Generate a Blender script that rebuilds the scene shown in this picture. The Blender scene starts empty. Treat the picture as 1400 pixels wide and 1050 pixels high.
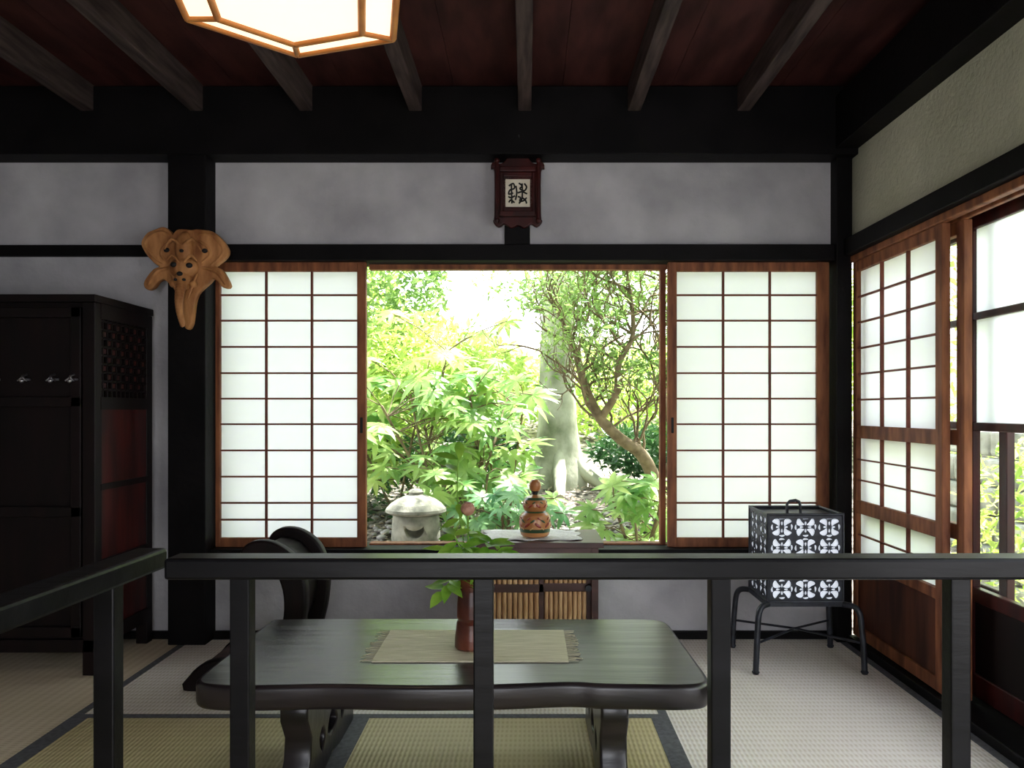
import bpy, math, random
import numpy as np
from mathutils import Vector, Matrix
random.seed(3); np.random.seed(3)
D=bpy.data; SC=bpy.context.scene
def lin(c):
    return tuple(((x/255)/12.92 if x/255<=0.04045 else ((x/255+0.055)/1.055)**2.4) for x in c)+(1,)
# ---------------- materials
def pmat(name,c1,c2=None,rough=0.6,scale=5,stretch=(1,1,1),bump=0.0,bscale=None,metal=0.0,detail=6,lo=0.35,hi=0.65,spec=0.5,coat=0):
    m=D.materials.new(name); m.use_nodes=True; nt=m.node_tree; n=nt.nodes; l=nt.links
    b=n['Principled BSDF']; b.inputs['Roughness'].default_value=rough; b.inputs['Metallic'].default_value=metal
    b.inputs['Specular IOR Level'].default_value=spec
    b.inputs['Coat Weight'].default_value=coat
    if c2 is None: c2=tuple(x*0.8 for x in c1)
    tc=n.new('ShaderNodeTexCoord'); mp=n.new('ShaderNodeMapping'); mp.inputs['Scale'].default_value=stretch
    l.new(tc.outputs['Object'],mp.inputs[0])
    nz=n.new('ShaderNodeTexNoise'); nz.inputs['Scale'].default_value=scale; nz.inputs['Detail'].default_value=detail
    l.new(mp.outputs[0],nz.inputs['Vector'])
    cr=n.new('ShaderNodeValToRGB'); cr.color_ramp.elements[0].position=lo; cr.color_ramp.elements[1].position=hi
    cr.color_ramp.elements[0].color=lin(c1); cr.color_ramp.elements[1].color=lin(c2)
    l.new(nz.outputs['Fac'],cr.inputs[0]); l.new(cr.outputs[0],b.inputs['Base Color'])
    if bump:
        bp=n.new('ShaderNodeBump'); bp.inputs['Strength'].default_value=bump; bp.inputs['Distance'].default_value=0.01
        if bscale:
            n2=n.new('ShaderNodeTexNoise'); n2.inputs['Scale'].default_value=bscale; n2.inputs['Detail'].default_value=5
            l.new(mp.outputs[0],n2.inputs['Vector']); l.new(n2.outputs['Fac'],bp.inputs['Height'])
        else: l.new(nz.outputs['Fac'],bp.inputs['Height'])
        l.new(bp.outputs[0],b.inputs['Normal'])
    return m
def translucent(name,c1,c2,tr=0.5,scale=3,rough=0.5,tcol=None,gloss=True):
    m=pmat(name,c1,c2,rough=rough,scale=scale); nt=m.node_tree; n=nt.nodes; l=nt.links
    b=n['Principled BSDF']; out=n['Material Output']; t=n.new('ShaderNodeBsdfTranslucent'); mx=n.new('ShaderNodeMixShader')
    if not gloss: b.inputs['Specular IOR Level'].default_value=0.1
    cr=[x for x in n if x.type=='VALTORGB'][0]
    if tcol: t.inputs[0].default_value=lin(tcol)
    else: l.new(cr.outputs[0],t.inputs[0])
    mx.inputs[0].default_value=tr
    l.new(b.outputs[0],mx.inputs[1]); l.new(t.outputs[0],mx.inputs[2]); l.new(mx.outputs[0],out.inputs[0])
    return m
def emis(name,c,s):
    m=D.materials.new(name); m.use_nodes=True; b=m.node_tree.nodes['Principled BSDF']
    b.inputs['Base Color'].default_value=lin(c); b.inputs['Emission Color'].default_value=lin(c); b.inputs['Emission Strength'].default_value=s
    return m
M={}
M['plaster']=pmat('plaster',(152,150,154),(196,194,197),rough=0.95,scale=3.2,bump=1.0,bscale=11,spec=0.1,lo=0.25,hi=0.7,detail=10)
M['plaster_warm']=pmat('plaster_warm',(168,168,148),(192,191,172),rough=0.95,scale=2.2,bump=0.5,bscale=60,spec=0.1)
M['dark']=pmat('dark_timber',(8,7,8),(17,15,16),rough=0.6,scale=6,bump=0.15,bscale=30,spec=0.12)
M['beam']=pmat('ceiling_timber',(46,38,37),(78,66,64),rough=0.65,scale=7,stretch=(6,0.6,6),bump=0.2,spec=0.15)
M['board']=pmat('ceiling_board',(44,22,21),(70,38,36),rough=0.65,scale=4,stretch=(3,0.8,3),bump=0.1,spec=0.15)
M['rail']=pmat('rail_timber',(8,8,10),(20,19,22),rough=0.36,scale=9,stretch=(0.5,2,2),bump=0.1,bscale=20,spec=0.2,lo=0.4,hi=0.75)
M['shoji_wood']=pmat('shoji_cedar',(94,50,30),(148,92,58),rough=0.6,scale=8,stretch=(3,3,0.6),bump=0.1,spec=0.3)
M['kumiko']=pmat('kumiko_cedar',(90,42,30),(118,62,46),rough=0.6,scale=8,spec=0.3)
M['panelwood']=pmat('cedar_panel',(58,30,22),(96,54,36),rough=0.5,scale=3,stretch=(6,6,0.7),bump=0.1,spec=0.25)
M['paper']=translucent('shoji_paper',(238,238,246),(232,233,242),tr=0.66,scale=2,rough=0.9,gloss=False)
M['frost']=translucent('frosted_glass',(242,246,252),(236,241,248),tr=0.85,scale=2,rough=0.5,gloss=False)
M['darkred']=pmat('lacquered_redwood',(36,9,9),(66,18,15),rough=0.4,scale=5,stretch=(4,4,0.7),bump=0.05,spec=0.3)
M['cab_dark']=pmat('cabinet_blackwood',(11,7,7),(22,12,12),rough=0.5,scale=5,stretch=(4,4,0.7),spec=0.18)
M['steel']=pmat('hook_steel',(200,200,205),(170,170,175),rough=0.3,metal=1,scale=9)
M['iron']=pmat('wrought_iron',(22,24,30),(42,45,54),rough=0.42,metal=0.2,scale=30,bump=0.2)
M['lpaper']=emis('lantern_paper',(228,234,246),0.42)  # glow added to the paper to whiten the cutouts; no lamp inside
M['carve']=pmat('mask_wood',(128,78,42),(190,134,84),rough=0.6,scale=7,stretch=(3,3,1),bump=0.3,bscale=25,spec=0.25)
M['black']=pmat('black_ink',(10,9,9),(16,14,14),rough=0.7)
M['scrollpaper']=pmat('calligraphy_paper',(226,218,200),(214,204,182),rough=0.9,scale=20)
M['straw']=pmat('straw_runner',(186,178,150),(214,206,182),rough=0.85,scale=60,stretch=(0.2,3,1),bump=0.5)
M['bamboo']=pmat('bamboo_slat',(160,118,80),(200,164,122),rough=0.5,scale=6,stretch=(5,5,1.2),spec=0.3)
M['cabwood']=pmat('small_cabinet_wood',(50,28,24),(80,48,42),rough=0.45,scale=6,stretch=(0.8,3,3))
M['cloth']=pmat('linen_cloth',(222,220,218),(204,202,198),rough=0.9,scale=80,bump=0.3)
M['ceramic']=pmat('bizen_ceramic',(56,26,22),(126,66,46),rough=0.28,scale=9,bump=0.2,lo=0.3,hi=0.7)
M['kwood']=pmat('kokeshi_wood',(158,98,52),(192,132,78),rough=0.35,scale=6,coat=0.3)
M['kred']=pmat('kokeshi_red',(150,52,34),(128,44,30),rough=0.35,coat=0.3)
M['kgreen']=pmat('kokeshi_green',(58,84,52),(44,68,42),rough=0.35,coat=0.3)
M['kcream']=pmat('kokeshi_cream',(204,170,120),(190,156,106),rough=0.35,coat=0.3)
M['lampwood']=pmat('lamp_cypress',(186,112,50),(210,138,70),rough=0.5,scale=10)
M['lamppaper']=emis('lamp_paper',(255,230,194),1.4)
M['border']=pmat('tatami_border',(78,78,82),(98,98,102),rough=0.8,scale=60)
M['stone']=pmat('garden_stone',(96,98,86),(156,156,140),rough=0.95,scale=9,bump=0.9,bscale=20)
M['stonewall']=pmat('wall_stone',(120,124,114),(200,200,190),rough=0.95,scale=5,bump=0.9,bscale=14)
M['bark']=pmat('trunk_bark',(84,92,62),(182,182,162),rough=0.95,scale=3.5,stretch=(1,1,0.7),bump=0.8,bscale=14,lo=0.3,hi=0.6)
M['branch']=pmat('branch_bark',(92,78,58),(140,124,96),rough=0.9,scale=14,bump=0.4)
M['soil']=pmat('leaf_litter_soil',(52,46,40),(150,142,130),rough=1,scale=16,bump=0.9,bscale=40,detail=12,lo=0.4,hi=0.6)
M['litter']=translucent('dry_leaves',(120,98,76),(190,176,152),tr=0.2,scale=12)
M['pebble']=pmat('garden_pebble',(96,92,88),(170,166,160),rough=0.9,scale=6)
M['leafA']=translucent('foliage_yellowgreen',(140,176,78),(210,226,128),tr=0.55,scale=3)
M['leafB']=translucent('foliage_midgreen',(92,130,62),(164,192,110),tr=0.5,scale=2)
M['leafC']=translucent('foliage_deepgreen',(38,76,42),(84,126,72),tr=0.4,scale=3,rough=0.35)
M['leafD']=translucent('fatsia_green',(104,162,84),(194,218,132),tr=0.55,scale=4,rough=0.35)
M['leafE']=translucent('hosta_bluegreen',(80,140,84),(160,202,140),tr=0.4,scale=4,rough=0.35)
M['vleaf']=translucent('arrangement_leaf',(96,150,44),(160,202,80),tr=0.4,scale=14,rough=0.4)
M['bud']=pmat('seed_head',(150,100,84),(186,140,116),rough=0.6,scale=60,bump=0.4)
M['table']=pmat('table_worn_wood',(14,12,15),(44,36,38),rough=0.30,scale=4,stretch=(0.6,5,5),bump=0.3,bscale=3,spec=0.6,lo=0.4,hi=0.75)
m=D.materials.new('clear_glass'); m.use_nodes=True; nt=m.node_tree; b_=nt.nodes['Principled BSDF']; b_.inputs['Roughness'].default_value=0.05; b_.inputs['Base Color'].default_value=(0.8,0.85,0.85,1)
t_=nt.nodes.new('ShaderNodeBsdfTransparent'); x_=nt.nodes.new('ShaderNodeMixShader'); x_.inputs[0].default_value=0.92
nt.links.new(b_.outputs[0],x_.inputs[1]); nt.links.new(t_.outputs[0],x_.inputs[2]); nt.links.new(x_.outputs[0],nt.nodes['Material Output'].inputs[0]); M['glass']=m
def tatami(name,c1,c2,axis):
    m=pmat(name,c1,c2,rough=0.6,scale=2.5,spec=0.45); nt=m.node_tree; n=nt.nodes; l=nt.links; b=n['Principled BSDF']
    tc=[x for x in n if x.type=='TEX_COORD'][0]
    w=n.new('ShaderNodeTexWave'); w.bands_direction=axis; w.inputs['Scale'].default_value=22; w.inputs['Distortion'].default_value=0.3
    w2=n.new('ShaderNodeTexWave'); w2.bands_direction='Y' if axis=='X' else 'X'; w2.inputs['Scale'].default_value=9
    l.new(tc.outputs['Object'],w.inputs[0]); l.new(tc.outputs['Object'],w2.inputs[0])
    mul=n.new('ShaderNodeMath'); mul.operation='MULTIPLY'; l.new(w.outputs['Fac'],mul.inputs[0]); l.new(w2.outputs['Fac'],mul.inputs[1])
    bp=n.new('ShaderNodeBump'); bp.inputs['Strength'].default_value=0.3; bp.inputs['Distance'].default_value=0.004
    l.new(w.outputs['Fac'],bp.inputs['Height']); l.new(bp.outputs[0],b.inputs['Normal'])
    cr=[x for x in n if x.type=='VALTORGB'][0]
    mx=n.new('ShaderNodeMix'); mx.data_type='RGBA'; mx.blend_type='MULTIPLY'
    mx.inputs['B'].default_value=(0.78,0.73,0.64,1)
    l.new(mul.outputs[0],mx.inputs['Factor']); l.new(cr.outputs[0],mx.inputs['A']); l.new(mx.outputs['Result'],b.inputs['Base Color'])
    return m
M['tatX']=tatami('tatami_pale',(230,221,212),(242,234,226),'X')  # paler tone paints in the brighter light at back and right
M['tatY']=tatami('tatami_rush',(216,199,172),(228,211,186),'Y')
M['tatO']=tatami('tatami_olive',(196,182,136),(210,196,150),'X')  # same matting in a darker olive, dimmer light by the table painted in
# ---------------- geometry builder
class B:
    def __init__(s): s.v=[]; s.f=[]; s.m=[]; s.mats=[]; s.cur=0; s.sm=[]
    def use(s,m):
        mm=M[m] if isinstance(m,str) else m
        if mm not in s.mats: s.mats.append(mm)
        s.cur=s.mats.index(mm); return s
    def add(s,vs,fs,smooth=False):
        o=len(s.v); s.v+= [tuple(x) for x in vs]
        for f in fs: s.f.append(tuple(i+o for i in f)); s.m.append(s.cur); s.sm.append(smooth)
        return s
    def box(s,x0,x1,y0,y1,z0,z1):
        vs=[(x,y,z) for x in(x0,x1) for y in(y0,y1) for z in(z0,z1)]
        return s.add(vs,[(0,1,3,2),(4,6,7,5),(0,4,5,1),(2,3,7,6),(0,2,6,4),(1,5,7,3)])
    def prism(s,c8):
        return s.add(c8,[(3,2,1,0),(4,5,6,7),(0,1,5,4),(1,2,6,5),(2,3,7,6),(3,0,4,7)])
    def beam(s,p,q,w,h,up=(0,0,1)):
        p=Vector(p);q=Vector(q);d=(q-p).normalized();u=Vector(up); sd=d.cross(u).normalized(); u=sd.cross(d).normalized()
        a=sd*w/2;b=u*h/2
        return s.prism([p-a-b,p+a-b,p+a+b,p-a+b,q-a-b,q+a-b,q+a+b,q-a+b])
    def tube(s,pts,rad,seg=8,caps=True):
        pts=[Vector(p) for p in pts]; n=len(pts)
        if not isinstance(rad,(list,tuple)): rad=[rad]*n
        rad=list(rad)+[rad[-1]]*max(0,n-len(rad))
        t0=(pts[1]-pts[0]).normalized(); ref=Vector((0,0,1)) if abs(t0.z)<0.9 else Vector((1,0,0))
        a=t0.cross(ref).normalized(); vs=[]
        for i,p in enumerate(pts):
            t=(pts[min(i+1,n-1)]-pts[max(i-1,0)]).normalized()
            a=(a-t*a.dot(t)).normalized(); b=t.cross(a)
            for k in range(seg):
                th=2*math.pi*k/seg; vs.append(p+(a*math.cos(th)+b*math.sin(th))*rad[i])
        fs=[(i*seg+k,i*seg+(k+1)%seg,(i+1)*seg+(k+1)%seg,(i+1)*seg+k) for i in range(n-1) for k in range(seg)]
        s.add(vs,fs,True)
        if caps: s.add(vs[:seg],[tuple(range(seg))[::-1]]); s.add(vs[-seg:],[tuple(range(seg))])
        return s
    def lathe(s,prof,c,seg=32,mats=None,smooth=True):
        vs=[]; 
        for r,z in prof:
            for k in range(seg):
                th=2*math.pi*k/seg; vs.append((c[0]+r*math.cos(th),c[1]+r*math.sin(th),c[2]+z))
        for i in range(len(prof)-1):
            if mats: s.use(mats[i])
            o=[vs[i*seg+k] for k in range(seg)]+[vs[(i+1)*seg+k] for k in range(seg)]
            s.add(o,[(k,(k+1)%seg,seg+(k+1)%seg,seg+k) for k in range(seg)],smooth)
        s.add(vs[:seg],[tuple(range(seg))[::-1]]); s.add(vs[-seg:],[tuple(range(seg))])
        return s
    def ell(s,c,r,rot=None,seg=20,rings=12):
        vs=[];R=rot or Matrix.Identity(3); c=Vector(c)
        for i in range(rings+1):
            ph=math.pi*i/rings
            for k in range(seg):
                th=2*math.pi*k/seg
                vs.append(c+R@Vector((r[0]*math.sin(ph)*math.cos(th),r[1]*math.sin(ph)*math.sin(th),r[2]*math.cos(ph))))
        fs=[(i*seg+k,(i+1)*seg+k,(i+1)*seg+(k+1)%seg,i*seg+(k+1)%seg) for i in range(rings) for k in range(seg)]
        return s.add(vs,fs,True)
    def out(s,name,parent=None,bevel=0,segs=2,weld=False):
        off=parent.location if parent else Vector((0,0,0))
        me=D.meshes.new(name); me.from_pydata([tuple(Vector(v)-off) for v in s.v] if parent else s.v,[],s.f)
        for m in s.mats: me.materials.append(m)
        me.polygons.foreach_set('material_index',s.m); me.polygons.foreach_set('use_smooth',s.sm)
        me.update()
        ob=D.objects.new(name,me); SC.collection.objects.link(ob)
        if parent: ob.parent=parent
        if bevel:
            bv=ob.modifiers.new('bevel','BEVEL'); bv.width=bevel; bv.segments=segs; bv.limit_method='ANGLE'; bv.angle_limit=math.radians(50)
        return ob
def grp(name,loc=(0,0,0),rz=0):
    e=D.objects.new(name,None); e.location=loc; e.rotation_euler=(0,0,rz); e.empty_display_size=0.1; SC.collection.objects.link(e); return e
def smooth_loop(pts,n=6,closed=True):
    out=[];N=len(pts)
    rng=range(N) if closed else range(N-1)
    for i in rng:
        g=lambda k:(pts[k%N] if closed else pts[max(0,min(N-1,k))])
        p0,p1,p2,p3=g(i-1),g(i),g(i+1),g(i+2)
        for j in range(n):
            t=j/n
            out.append(tuple(0.5*((2*b)+(-a+c)*t+(2*a-5*b+4*c-d)*t*t+(-a+3*b-3*c+d)*t**3) for a,b,c,d in zip(p0,p1,p2,p3)))
    if not closed: out.append(tuple(pts[-1]))
    return out
def shape2d_mesh(name,loops,thick,matrix,bevel=0.0):
    cu=D.curves.new(name,'CURVE'); cu.dimensions='2D'; cu.fill_mode='BOTH'; cu.extrude=max(thick/2-bevel,0.0001); cu.bevel_depth=bevel; cu.bevel_resolution=2
    for lp in loops:
        sp=cu.splines.new('POLY'); sp.points.add(len(lp)-1); sp.use_cyclic_u=True
        for p,q in zip(sp.points,lp): p.co=(q[0],q[1],0,1)
    tmp=D.objects.new(name+'_t',cu); SC.collection.objects.link(tmp)
    bpy.context.view_layer.update()
    dg=bpy.context.evaluated_depsgraph_get(); me=D.meshes.new_from_object(tmp.evaluated_get(dg)); D.objects.remove(tmp)
    me.name=name; me.transform(matrix); return me
def shape2d(name,loops,thick,mat,matrix,parent=None,bevel=0.0):
    off=parent.location if parent else Vector((0,0,0))
    me=shape2d_mesh(name,loops,thick,Matrix.Translation(-off)@matrix,bevel)
    me.materials.clear(); me.materials.append(M[mat] if isinstance(mat,str) else mat)
    ob=D.objects.new(name,me); SC.collection.objects.link(ob)
    if parent: ob.parent=parent
    return ob
def XZ(y,x=0,z=0): return Matrix(((1,0,0,x),(0,0,-1,y),(0,1,0,z),(0,0,0,1)))
def YZ(x): return Matrix(((0,0,1,x),(1,0,0,0),(0,1,0,0),(0,0,0,1)))
def XY(z): return Matrix.Translation((0,0,z))

# ================= ROOM SHELL
b=B().use('plaster')
b.box(-3.1,-1.56,3.5,3.6,0,2.47).box(-1.56,1.46,3.5,3.6,0,0.36).box(-1.56,1.46,3.5,3.6,1.75,2.47)
b.out('wall_back')
b=B().use('plaster_warm'); b.box(1.46,1.56,-1.5,3.6,1.78,2.47); b.box(1.46,1.56,-1.5,-0.9,0,1.78); b.out('wall_right')
B().use('plaster').box(-3.2,-3.1,-1.5,3.6,0,2.47).out('wall_left')
B().use('plaster').box(-3.2,-0.9,-1.6,-1.5,0,2.47).box(0.6,1.6,-1.6,-1.5,0,2.47).box(-0.9,0.6,-1.6,-1.5,1.8,2.47).out('wall_front')  # unseen wall with an opening, added to cut light from behind the camera
g=grp('floor',(0,1,0))
B().use('dark').box(-3.1,1.7,-1.5,3.6,-0.12,-0.03).out('subfloor',g)
def mat_(nm,x0,x1,y0,y1,m,bx):
    b=B().use(m); b.box(x0,x1,y0,y1,-0.03,0.0); b.out(nm,g)
    b=B().use('border'); w=0.03
    if bx: b.box(x0,x1,y0,y0+w,-0.02,0.0015); b.box(x0,x1,y1-w,y1,-0.02,0.0015)
    else: b.box(x0,x0+w,y0,y1,-0.02,0.0015); b.box(x1-w,x1,y0,y1,-0.02,0.0015)
    b.out(nm+'_border',g)
mat_('tatami_mat_a',-1.51,0.45,2.59,3.5,'tatX',True)
mat_('tatami_mat_b',0.45,1.43,1.5,3.5,'tatX',False)
mat_('tatami_mat_c',-0.56,0.45,0.6,2.59,'tatO',False)
mat_('tatami_mat_d',-1.51,-0.56,0.6,2.59,'tatO',False)
mat_('tatami_mat_e',-2.5,-1.51,1.5,3.5,'tatY',False)
mat_('tatami_mat_f',-3.1,-2.5,-1.5,3.5,'tatY',False)
mat_('tatami_mat_g',-2.5,-1.51,-1.5,1.5,'tatY',False)
mat_('tatami_mat_h',-1.51,0.45,-1.5,0.6,'tatY',True)
mat_('tatami_mat_i',0.45,1.43,-1.5,1.5,'tatX',False)
g=grp('ceiling',(0,1,2.47))
b=B().use('board')
x=-3.2
while x<1.6:
    b.box(x,min(x+0.478,1.6),-1.6,3.6,2.47,2.5); x+=0.48
b.out('ceiling_boards',g)
b=B().use('beam')
for i in range(-6,3):
    xc=-0.008+i*0.482
    b.box(xc-0.029,xc+0.029,-1.5,3.42,2.355,2.47)
b.out('ceiling_rafters',g,bevel=0.004)
B().use('dark').box(-3.6,2.6,-1.7,4.55,2.56,2.66).out('roof_eaves')  # unseen slab added to keep the sun off the shoji and room
def trim(nm,*bx,mat='dark',bev=0.004):
    b=B().use(mat)
    for q in bx: b.box(*q)
    return b.out(nm,bevel=bev)
trim('trim_1',(-3.1,1.6,3.38,3.6,2.165,2.465))
trim('trim_2',(-1.585,-1.418,3.39,3.6,0,2.17))
trim('trim_3',(1.385,1.455,3.43,3.6,0,2.2))
trim('trim_4',(-0.1,0.015,3.475,3.52,1.78,2.17))
trim('trim_5',(-1.42,1.39,3.455,3.62,1.712,1.785),(-3.1,-1.58,3.47,3.52,1.735,1.785))
trim('trim_6',(-1.42,1.39,3.44,3.64,0.315,0.413))
trim('baseboard_back',(-3.1,1.39,3.475,3.5,0,0.035))
trim('trim_7',(1.36,1.6,-1.5,3.4,2.19,2.42))
trim('trim_8',(1.415,1.66,-1.5,3.43,1.725,1.80))
trim('trim_9',(1.43,1.7,-1.5,3.43,-0.03,0.035))
trim('trim_10',(1.445,1.475,-1.5,3.43,1.695,1.725),(1.50,1.52,-1.5,3.43,1.695,1.725),mat='shoji_wood')
# ================= SHOJI
def shoji(name,w,h,cols,rows,loc,rz=0,st=0.03,stR=None,depth=0.03,top=0.042,bot=0.042,pull=None):
    e=grp(name,loc,rz); stR=stR or st
    def o(b,n,bev=0.0):
        ob=b.out(n); ob.parent=e
        if bev:
            m=ob.modifiers.new('b','BEVEL'); m.width=bev; m.segments=1
        return ob
    b=B().use('shoji_wood')
    b.box(0,st,0,depth,0,h); b.box(w-stR,w,0,depth,0,h); b.box(st,w-stR,0.002,depth-0.002,h-top,h); b.box(st,w-stR,0.002,depth-0.002,0,bot)
    o(b,'frame',0.002)
    b=B().use('kumiko')
    zlo,zhi=bot,h-top
    x0,x1=st,w-stR
    xs=[x0+(x1-x0)*i/cols for i in range(1,cols)]
    for x in xs: b.box(x-0.0045,x+0.0045,0.006,0.02,zlo,zhi)
    for z in rows: b.box(x0,x1,0.0075,0.0185,z-0.004,z+0.004)
    o(b,'lattice')
    b=B().use('paper'); b.add([(x0,0.021,zlo),(x1,0.021,zlo),(x1,0.021,zhi),(x0,0.021,zhi)],[(0,1,2,3)]); o(b,'paper')
    if pull:
        b=B().use('black'); b.box(pull-0.006,pull+0.006,-0.002,0.004,h*0.40,h*0.455); o(b,'finger_pull',0.002)
    return e
rowpx=[403,438,474,510,545,580,616,652,688,711]
rows=[(1.04+(560-v)/300)-0.413 for v in rowpx]
shoji('shoji_screen',0.70,1.30,3,rows,(-1.433,3.50,0.413),st=0.034,stR=0.040,pull=0.68)
shoji('shoji_screen',0.735,1.30,3,rows,(0.645,3.50,0.413),st=0.040,stR=0.055,pull=0.02)
b=B().use('shoji_wood'); b.box(-0.73,0.65,3.555,3.60,1.69,1.712).box(-0.73,0.65,3.56,3.62,0.405,0.42); b.box(0.62,0.645,3.56,3.6,0.42,1.70); b.out('window_1')
hh=1.655
def rshoji(loc,full=True):
    e=grp('shoji_door',loc,-math.pi/2)
    w=0.735; st=0.034
    def o(b,n,bev=0):
        ob=b.out(n); ob.parent=e
        if bev:
            m=ob.modifiers.new('b','BEVEL'); m.width=bev; m.segments=1
    b=B().use('shoji_wood')
    b.box(0,st,0,0.03,0,hh); b.box(w-st-0.012,w,0,0.03,0,hh); b.box(st,w-st,0.002,0.028,hh-0.045,hh)
    for a,c in ((0.875,0.93),(0.545,0.60),(0.325,0.365),(0,0.05)): b.box(st,w-st,0.001,0.029,a,c)
    o(b,'frame',0.002)
    b=B().use('panelwood'); b.box(st,w-st,0.01,0.02,0.05,0.325); o(b,'lower_panel')
    if not full:
        b=B().use('glass'); b.add([(st,0.021,0.93),(w-st,0.021,0.93),(w-st,0.021,hh-0.045),(st,0.021,hh-0.045)],[(0,1,2,3)]); o(b,'glass_pane'); return
    b=B().use('kumiko'); xs=[st+(w-2*st-0.012)*i/3 for i in (1,2)]
    for x in xs:
        b.box(x-0.0045,x+0.0045,0.006,0.02,0.365,0.545); b.box(x-0.0045,x+0.0045,0.006,0.02,0.60,0.875); b.box(x-0.0045,x+0.0045,0.006,0.02,0.93,hh-0.045)
    for i in range(1,6):
        z=0.93+(hh-0.045-0.93)*i/6; b.box(st,w-st,0.0075,0.0185,z-0.004,z+0.004)
    for z in (0.69,0.78,0.45): b.box(st,w-st,0.0075,0.0185,z-0.003,z+0.003)
    o(b,'lattice')
    b=B().use('paper'); 
    for a,c in ((0.93,hh-0.045),(0.60,0.875),(0.365,0.545)):
        b.add([(st,0.021,a),(w-st,0.021,a),(w-st,0.021,c),(st,0.021,c)],[(0,1,2,3)])
    o(b,'paper')
rshoji((1.455,3.425,0.04))
rshoji((1.50,3.37,0.04),False)
def gdoor(y1,x,w=0.88,pane='frost'):
    e=grp('door_1',(x,y1,0.035),-math.pi/2)
    def o(b,n,bev=0):
        ob=b.out(n); ob.parent=e
        if bev:
            m=ob.modifiers.new('b','BEVEL'); m.width=bev; m.segments=1
    h=1.69
    b=B().use('darkred'); b.box(0,0.045,0,0.03,0,h); b.box(w-0.045,w,0,0.03,0,h)
    for a,c in ((h-0.05,h),(1.32,1.345),(0.93,0.96),(0.33,0.38),(0,0.08)): b.box(0.045,w-0.045,0.001,0.029,a,c)
    o(b,'frame',0.003)
    b=B().use('cab_dark'); b.box(0.045,w-0.045,0.01,0.02,0.08,0.33); o(b,'kick_panel')
    b=B().use(pane)
    for a,c in ((1.345,h-0.05),(0.96,1.32)): b.add([(0.045,0.015,a),(w-0.045,0.015,a),(w-0.045,0.015,c),(0.045,0.015,c)],[(0,1,2,3)])
    o(b,'upper_panes')
    b=B().use('glass'); a,c=0.38,0.93; b.add([(0.045,0.015,a),(w-0.045,0.015,a),(w-0.045,0.015,c),(0.045,0.015,c)],[(0,1,2,3)]); o(b,'clear_pane')
gdoor(2.75,1.57); gdoor(3.48,1.625,pane='glass'); gdoor(1.88,1.625)
# ================= RAILING
g=grp('railing',(0,1.45,0))
b=B().use('rail'); b.box(-0.672,1.43,1.42,1.482,0.724,0.764); b.out('handrail',g,bevel=0.006)
b=B().use('rail')
for x in (-0.536,-0.081,0.363,0.811,1.26): b.box(x-0.0185,x+0.0185,1.432,1.468,0.0,0.726)
b.out('balusters',g,bevel=0.003)
g=grp('railing',(-0.75,1.1,0))
b=B().use('rail'); b.beam((-0.745,1.53,0.745),(-0.80,0.2,0.745),0.062,0.040); b.out('handrail',g,bevel=0.006)
b=B().use('rail')
for y in (1.38,0.93,0.48): 
    x=-0.745-(1.53-y)*0.041; b.box(x-0.0185,x+0.0185,y-0.018,y+0.018,0,0.727)
b.out('balusters',g,bevel=0.003)
# ================= LOW TABLE
g=grp('low_table',(-0.19,2.3,0))
outl=[(-0.80,2.60),(-0.3,2.605),(0.2,2.60),(0.40,2.595),(0.455,2.56),(0.462,2.45),(0.468,2.2),(0.47,2.05),(0.455,2.0),(0.40,1.985),(0.30,1.988),(0.2,1.992),(0.13,2.004),(0.05,2.0),(-0.1,1.985),(-0.3,1.98),(-0.5,1.99),(-0.7,1.98),(-0.80,1.985),(-0.85,2.01),(-0.862,2.08),(-0.858,2.3),(-0.855,2.5),(-0.845,2.575)]
shape2d('table_top',[smooth_loop(outl,5)],0.066,'table',XY(0.297),g,bevel=0.013)
def tleg(x,nm):
    o=[(2.05,0.264),(2.56,0.264),(2.56,0.21),(2.52,0.15),(2.53,0.09),(2.58,0.03),(2.58,0.0),(2.42,0.0),(2.31,0.02),(2.20,0.0),(2.03,0.0),(2.03,0.03),(2.08,0.09),(2.09,0.15),(2.05,0.21)]
    h1=smooth_loop([(2.20,0.20),(2.24,0.17),(2.31,0.19),(2.38,0.17),(2.42,0.20),(2.37,0.225),(2.31,0.215),(2.25,0.225)],4)
    h2=smooth_loop([(2.27,0.13),(2.31,0.15),(2.35,0.13),(2.37,0.09),(2.31,0.065),(2.25,0.09)],4)
    h3=smooth_loop([(2.16,0.11),(2.20,0.14),(2.23,0.10),(2.19,0.06)],4)
    h4=smooth_loop([(2.41,0.11),(2.45,0.14),(2.47,0.10),(2.42,0.06)],4)
    shape2d(nm,[o,h1,h2,h3,h4],0.075,'table',YZ(x),g,bevel=0.008)
tleg(-0.62,'leg_left'); tleg(0.235,'leg_right')
B().use('table').box(-0.60,0.215,2.27,2.35,0.215,0.25).out('stretcher',g,bevel=0.005)
g=grp('straw_table_runner',(-0.16,2.3,0.331))
b=B().use('straw'); b.box(-0.435,0.118,2.155,2.46,0.3305,0.3345); b.out('mat',g)
b=B().use('straw')
for i in range(26):
    y=2.16+i*0.0117
    for sx,x0 in ((-1,-0.435),(1,0.118)):
        dx=sx*random.uniform(0.022,0.042); dy=random.uniform(-0.012,0.012)
        b.tube([(x0,y,0.333),(x0+dx*0.5,y+dy*0.2,0.3335),(x0+dx,y+dy,0.332)],0.0013,5)
b.out('fringe',g)
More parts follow.
